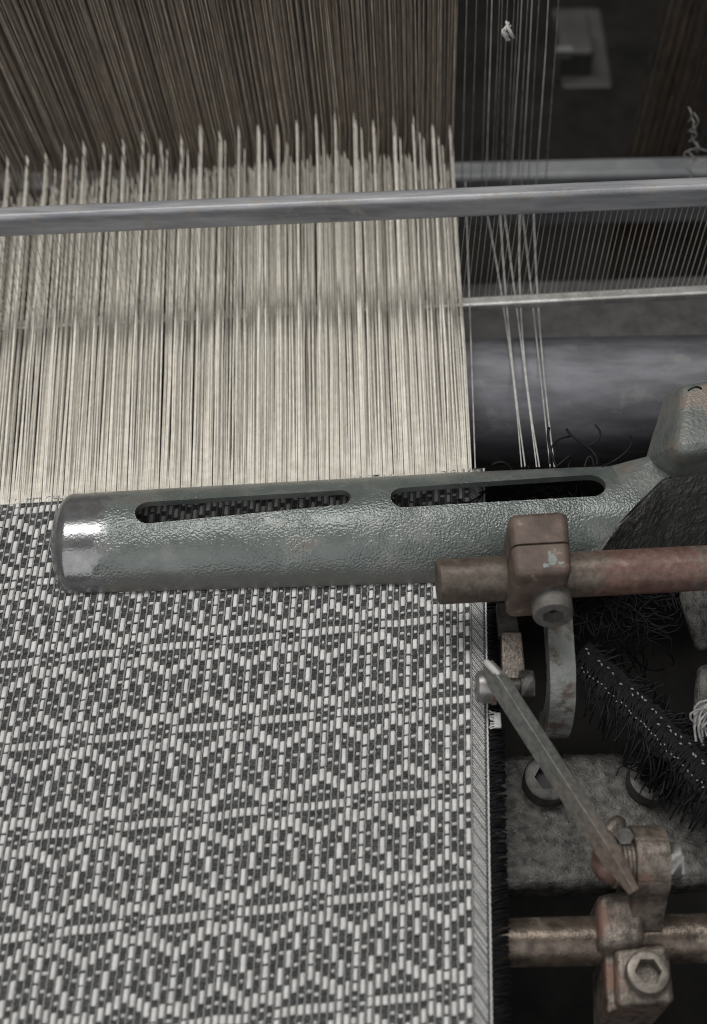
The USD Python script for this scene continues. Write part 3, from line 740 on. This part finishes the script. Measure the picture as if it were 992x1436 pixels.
lk = thing("link_bar", "grey flat link bar slanting from the cloth edge to the lower clamp", "link")
la, lb = Z(684, 932, 0.0175), Z(889, 1250, 0.008)
d = (lb - la) / np.linalg.norm(lb - la)
n1 = np.cross(d, [0, 0, 1.0]); n1 /= np.linalg.norm(n1); n2 = np.cross(n1, d)
rot = math.radians(24)
w1 = math.cos(rot) * n1 + math.sin(rot) * n2; w2 = -math.sin(rot) * n1 + math.cos(rot) * n2
def link_piece(ends):
    return tm(hull_pts([e + sx * w1 * 0.0017 * k + sy * w2 * 0.0029 * k2 for e, k, k2 in ends for sx in (-1, 1) for sy in (-1, 1)], 0.0003, 10).refine_to_length(0.002))
def link_material():
    n = {"g": ("geometry", {}), "s": ("separate_xyz", {}), "n": ("noise_texture", {"scale": 110, "detail": 5, "roughness": 0.7}), "nf": ("noise_texture", {"scale": 500, "detail": 4}),
         "ma": ("math", {"math_type": "multiply_add", "value2": 0.045, "value3": -0.0225}), "ad": ("math", {"math_type": "add"}),
         "mr": ("map_range", {"from_min": float(lb[1] + 0.012), "from_max": float(lb[1] + 0.032), "to_min": 0.85, "to_max": 0.0, "clamp": True}),
         "st": ("rgb_ramp", {"ramp": [(0.3, (0.12, 0.124, 0.115)), (0.5, (0.165, 0.168, 0.156)), (0.7, (0.22, 0.215, 0.20))]}),
         "ru": ("rgb_ramp", {"ramp": [(0.3, (0.10, 0.072, 0.056)), (0.6, (0.19, 0.145, 0.118))]}),
         "x": ("mix", {}), "me": ("map_range", {"from_min": 0, "from_max": 1, "to_min": 0.45, "to_max": 0.1}), "ro": ("map_range", {"from_min": 0.3, "from_max": 0.7, "to_min": 0.32, "to_max": 0.6}),
         "b": ("bump", {"strength": 0.3, "distance": 0.0004}), "p": ("principled_bsdf", {})}
    L = [("g.position", "s.vector"), ("g.position", "n.vector"), ("g.position", "nf.vector"), ("n.fac", "ma.value1"), ("s.y", "ad.value1"), ("ma.value", "ad.value2"), ("ad.value", "mr.value"), ("nf.fac", "st.fac"), ("nf.fac", "ru.fac"),
         ("mr.result", "x.fac"), ("st.color", "x.color1"), ("ru.color", "x.color2"), ("x.color", "p.base_color"), ("mr.result", "me.value"), ("me.result", "p.metallic"), ("n.fac", "ro.value"), ("ro.result", "p.roughness"), ("nf.fac", "b.height"), ("b.normal", "p.normal")]
    return usdkit.material(stage, "/World/Looks/grey_link_with_rust", n, L, surface="p.BSDF")


obj("bar", rough_up(link_piece([(la, .5, .55), (la + d * 0.007, 1, 1), (lb - d * 0.012, 1, 1), (lb, .5, .4)]), 0.00008, 500), link_material(), lk, smooth=25)
obj("worn_tip", tm(hull_pts([la - d * 0.0004 + w2 * 0.0008 + w1 * 0.0006, la + d * 0.0045 + w2 * 0.0022 + w1 * 0.0006], 0.0011, 16)), M_pale, lk)

sc_m = [tm(rbox(Z(694, 1022, 0.0015) , Z(702, 1001, 0.0015) + [0, 0, 0.0012], 0.0004))]
for k in range(11):
    a = Z(695, 999 + k * 2.1, 0.002)
    sc_m.append(tube([a, a + [-0.0012 - 0.001 * rng.random(), rng.normal(0, 0.0005), 0.0003]], 0.00022, 4))
obj("white_scrap", join(sc_m), M_scrap, smooth=30, label="tiny frayed white scrap stuck beside the cloth edge below the pivot bolt", cat="scrap")

# base plate
bp = thing("base_plate", "dark grey rough cast plate with two socket bolts under the link bar", "plate")
ZB = -0.022
pl = block([Z(px, py, ZB) for px, py in [(700, 1072), (1110, 1060), (1110, 1205), (990, 1212), (940, 1222), (706, 1224)]], ZB - 0.014, ZB, 0.0045)
obj("plate", rough_up(tm(pl.refine_to_length(0.002)), 0.0004, 220), M_cast, bp, smooth=50)
for px, py, lab in ((766, 1102, None), (911, 1102, None)):
    b = Z(px, py, ZB - 0.001)
    hd = cyl(b, b + [0, 0, 0.0075], 0.0080, seg=40, bev=0.0012)
    hd = hd - hexprism(b + [0, 0, 0.003], b + [0, 0, 0.01], 0.0046)
    h_ = obj("socket_bolt", tm(hd), M_steeld, bp)
    obj("bolt_grease", tm(hexprism(b + [0, 0, 0.0026], b + [0, 0, 0.0034], 0.0045)), M_hole, h_)

# lower rod and clamp
ZL = -0.020
qa, qb = Z(640, 1324, ZL), Z(1150, 1312, ZL)
obj("lower_rod", tm(cyl(qa, qb, 0.0073, seg=48)), M_rust2, label="brown worn round rod at the bottom running through the lower clamp", cat="rod")
lc = thing("lower_clamp", "oily brown clamp block with a socket screw on the lower rod", "clamp")
zt2 = -0.0095
hole2 = cyl(qa, qb, 0.0072, seg=40)
fb = block(inset(Z(862, 1328, zt2), Z(938, 1324, zt2), Z(866, 1412, zt2), Z(948, 1406, zt2), 0.002), zt2 - 0.03, zt2, 0.002)
obj("front_block", rough_up(tm((fb - hole2).refine_to_length(0.0018)), 0.00018, 250), M_clamp2, lc)
rbk = block(inset(Z(838, 1252, zt2 + 0.002), Z(906, 1246, zt2 + 0.002), Z(842, 1330, zt2 + 0.002), Z(906, 1327, zt2 + 0.002), 0.0024), zt2 - 0.018, zt2 + 0.002, 0.0024)
obj("rear_block", rough_up(tm((rbk - hole2).refine_to_length(0.0018)), 0.0004, 250), M_clamp2, lc)
lf = block(inset(Z(848, 1332, zt2 - 0.004), Z(866, 1330, zt2 - 0.004), Z(852, 1420, zt2 - 0.004), Z(872, 1416, zt2 - 0.004), 0.001), zt2 - 0.03, zt2 - 0.004, 0.001)
obj("side_plate", tm(lf), M_clamp2, lc)
b = Z(905, 1369, zt2 - 0.001)
hd = cyl(b, b + [0, 0, 0.0055], 0.0063, seg=44, bev=0.001) - hexprism(b + [0, 0, 0.0008], b + [0, 0, 0.01], 0.0040)
ss_ = obj("socket_screw", tm(hd), M_brscrew, lc)
obj("screw_grease", tm(hexprism(b + [0, 0, 0.0006], b + [0, 0, 0.0013], 0.0039)), M_clamp2, ss_)  # hex floor of the socket, in the clamp's brown
# upright ear: rounded about the pivot
pc = Z(915, 1208, 0.0)
ear2 = [(pc[1] + 0.0105 * math.sin(a), pc[2] + 0.0105 * math.cos(a)) for a in np.linspace(-1.6, 1.9, 24)]
ear2 += [(pc[1] + 0.006, -0.03), (Z(915, 1306, -0.012)[1], -0.03), (Z(915, 1306, -0.012)[1], -0.012)]
e_m = m3.CrossSection([ear2[::-1]])
if e_m.area() < 1e-7: e_m = m3.CrossSection([ear2])
x0_, x1_ = Z(889, 1208, 0.004)[0], Z(935, 1208, 0.004)[0]
e_m = e_m.offset(-0.0008, m3.JoinType.Round).offset(0.0008, m3.JoinType.Round).extrude(x1_ - x0_)
T = np.array([[0, 0, 1, x0_], [1, 0, 0, 0], [0, 1, 0, 0]], float)
obj("ear", rough_up(tm(e_m.transform(T.tolist()).refine_to_length(0.0015)), 0.0003, 220), M_clamp2, lc, smooth=45)

pb2 = thing("lower_pivot_bolt", "reddish round headed bolt through the lower end of the link bar", "bolt")
bz = pc[2] + 0.001
X = lambda px_: np.array([Z(px_, 1208, bz)[0], Z(845, 1208, bz)[1], bz])
T = np.array([[0, 0, 1, X(830)[0]], [1, 0, 0, X(0)[1]], [0, 1, 0, bz]], float)
dome = m3.CrossSection([[(0, 0), (0.003, 0.0004), (0.0052, 0.0018), (0.0063, 0.0042), (0.0066, 0.0068), (0, 0.0068)]]).revolve(40)
obj("bolt_head", tm(dome.transform(T.tolist())), M_redbolt, pb2)
obj("shank", tm(cyl(X(857), X(938), 0.0034, seg=24)), M_clamp2, pb2)
th = np.linspace(0, 2 * np.pi * 4.5, 110)
coil = np.stack([X(860)[0] + (X(886)[0] - X(860)[0]) * th / th[-1], X(0)[1] + 0.0062 * np.cos(th), bz + 0.0062 * np.sin(th)], 1)
obj("spring", tube(coil, 0.0008, 7), M_clamp2, pb2, smooth=True)
obj("washer", tm(cyl(X(858), X(861.5), 0.0078, seg=36)), M_clamp2, pb2)
obj("nut", tm(hexprism(X(934), X(954), 0.0058)), M_steel, pb2)
sp = Z(875, 1176, 0.006)
obj("stop_pin", tm(hexprism(sp + [0, 0, -0.01], sp + [0, 0, 0.002], 0.0028)), M_steeld, lc)
lug = hull_pts([Z(855, 1166, 0.003), Z(866, 1156, 0.003), Z(868, 1185, 0.002)], 0.0026, 16)
obj("lug", rough_up(tm(lug.refine_to_length(0.0015)), 0.0004, 300), M_clamp2, lc)

# ================================================================== black yarn waste at the right
ws = thing("waste_selvedge", "black fringed waste selvedge with two glinting stitched lines, slanting down right", "yarn strip")
w0, w1_, w2_ = Z(812, 918, 0.004), Z(900, 1000, -0.002), Z(1060, 1165, -0.004)
ctr = spline([w0, w1_, w2_], 60)
tang = np.gradient(ctr, axis=0); tang /= np.linalg.norm(tang, axis=1, keepdims=True)
side = np.cross(tang, [0, 0, 1.0]); side /= np.linalg.norm(side, axis=1, keepdims=True)
rib = np.stack([ctr + side * s_ * 0.0055 - np.array([0, 0, 0.0008]) for s_ in (-1, 1)], 1).reshape(-1, 3)
rq_ = np.array([[2 * i, 2 * i + 1, 2 * i + 3, 2 * i + 2] for i in range(len(ctr) - 1)])
obj("ribbon", (rib, rq_), M_black, ws, smooth=True)
for off, rad, step in ((-0.0030, 0.00022, 1), (0.0032, 0.00032, 1)):
    ch = []
    fine = spline([w0, w1_, w2_], 170)
    ft_ = np.gradient(fine, axis=0); ft_ /= np.linalg.norm(ft_, axis=1, keepdims=True)
    sd = np.cross(ft_, [0, 0, 1.0]); sd /= np.linalg.norm(sd, axis=1, keepdims=True)
    for i in range(0, 170, 1):
        if rng.random() < 0.34: continue
        ctr_p = fine[i] + sd[i] * (off * -1 + rng.normal(0, 0.00035 if off < 0 else 0.0008)) + np.array([0, 0, 0.0006])
        dd = ft_[i] * 0.9 + sd[i] * 0.5 * (1 if i % 2 else -1)
        ch.append(tube([ctr_p - dd * rad * 1.4, ctr_p + [0, 0, rad * .5], ctr_p + dd * rad * 1.4], [rad * .5, rad, rad * .5], 5))
    a_ = [m_ for i, m_ in enumerate(ch) if (i * 7919 + 3) % 5 not in (1, 3)]; b_ = [m_ for i, m_ in enumerate(ch) if (i * 7919 + 3) % 5 in (1, 3)]
    obj("dark_stitch", join(a_), M_black, ws, smooth=True, kind="stuff")
    obj("pale_stitch", join(b_), M_lint, ws, smooth=True, kind="stuff")
fz = []
for i in range(0, len(ctr) - 1):
    for u_ in (0.0, 0.33, 0.66):
        c_ = ctr[i] + (ctr[i + 1] - ctr[i]) * u_
        sk = tang[i] * rng.normal(0.002, 0.0015)
        fz.append(tube([c_ - side[i] * 0.006, c_ + [0, 0, rng.normal(0.0003, 0.0002)], c_ + side[i] * 0.006 + sk], 0.0003, 4))
for k in range(230):
    i = rng.integers(0, len(ctr)); s_ = rng.choice([-1, 1])
    a = ctr[i] + side[i] * s_ * 0.005
    L = rng.uniform(0.004, 0.011) * (1.0 if s_ > 0 else 0.75)
    dv = side[i] * s_ * 0.9 + tang[i] * rng.normal(0.5, 0.35)
    fz.append(tube(spline([a, a + dv * L * .5 + [0, 0, rng.normal(0.001, 0.0015)], a + dv * L + [0, 0, rng.normal(-0.004, 0.003)]], 5), rng.uniform(0.0002, 0.0004), 4))
obj("fringe", join(fz), M_black, ws, smooth=True, kind="stuff")


def heap(n, cx, cy, sx, sy, z, L=30, seed=0, thick=0.0003):
    g = np.random.default_rng(seed)
    out_ = []
    for _ in range(n):
        x_, y_ = cx + g.normal(0, sx), cy + g.normal(0, sy)
        pts_ = [Z(x_, y_, z + g.normal(0, 0.002))]
        a_ = g.uniform(0, 6.28)
        for _k in range(3):
            a_ += g.normal(0, 0.7)
            x_ += math.cos(a_) * L * .5; y_ += math.sin(a_) * L * .5
            pts_.append(Z(x_, y_, z + g.normal(0, 0.002)))
        out_.append(tube(spline(pts_, 9), thick * g.uniform(0.7, 1.2), 4))
    return join(out_)


obj("black_yarn_heap", heap(150, 860, 850, 35, 30, -0.016, 50, 3, 0.00025), M_black, smooth=True, label="loose black yarn in the dark below the upper rod, right of the hanging arm", cat="yarn heap", kind="stuff")
obj("black_yarn_snarl", heap(70, 950, 1085, 20, 16, -0.013, 34, 4, 0.00025), M_black, smooth=True, label="snarl of black yarn lying over the right hand socket bolt", cat="yarn heap", kind="stuff")
obj("black_yarn_under_bar", heap(130, 775, 700, 45, 6, 0.004, 26, 5, 0.0003), M_black, smooth=True, label="tangled black yarn seen through the right hand slot of the bar", cat="yarn heap", kind="stuff")
STRAY = ["bent black yarn end slanting down right behind the bar, right of the white threads", "long black yarn end curving up behind the bar beside the bracket", "black yarn end leaning right from the foot of the last white thread",
         "black yarn end standing along the last white thread", "short black yarn end lying flat at the foot of the white threads", "small black yarn end beside the lower right corner of the warp",
         "tiny looped black yarn end on the bar's rear edge, under the bent one", "tiny black yarn end lying on top of the bracket boss", "black yarn end hooked left in front of the roller, above the slot"]
for i, pts_ in enumerate([[(795, 602), (812, 618), (830, 632), (838, 652)], [(885, 612), (880, 632), (862, 646), (845, 654)], [(772, 650), (775, 625), (800, 612)], [(770, 600), (772, 630), (780, 652)], [(780, 655), (800, 640), (796, 645)], [(690, 652), (706, 648), (716, 655)], [(820, 655), (828, 640), (834, 655)], [(965, 548), (975, 543), (984, 545)], [(835, 596), (842, 612), (822, 626)]]):
    zz = 0.026 if i != 7 else 0.047
    obj("stray_yarn", tube(spline([Z(a, b, zz + 0.001 * math.sin(k * 2.0)) for k, (a, b) in enumerate(pts_)], 10), 0.0005 if i in (0, 3) else 0.00035, 6), M_black, smooth=True,
        label=STRAY[i], cat="yarn end", group="stray black yarn ends behind the bar")

# grey casting and white yarn at the right edge
gl = hull_pts([Z(965, 835, 0.0), Z(1020, 830, 0.0), Z(975, 870, -0.004), Z(985, 900, -0.012), Z(1020, 900, -0.012)], 0.003, 16)
obj("grey_casting", rough_up(tm(gl.refine_to_length(0.002)), 0.0003, 200), M_cast, label="grey casting end at the right edge below the upper rod", cat="casting")
gl2 = hull_pts([Z(990, 945, -0.01), Z(1040, 930, -0.01), Z(984, 1000, -0.012), Z(1040, 1000, -0.012)], 0.003, 16)
obj("grey_stop", rough_up(tm(gl2.refine_to_length(0.002)), 0.0003, 200), M_cast, label="grey rounded stop at the right edge above the black waste selvedge", cat="casting")
wy = [tube(spline([Z(1005 + rng.normal(0, 8), 990 + rng.normal(0, 6), 0.002), Z(985 + rng.normal(0, 8), 1005 + rng.normal(0, 9), 0.001), Z(985 + rng.normal(0, 8), 1030 + rng.normal(0, 8), -0.003)], 7), 0.0004, 5) for _ in range(14)]
obj("white_yarn_tuft", join(wy), M_lint, smooth=True, label="pale frayed yarn tuft at the right edge beside the black waste selvedge", cat="yarn tuft")
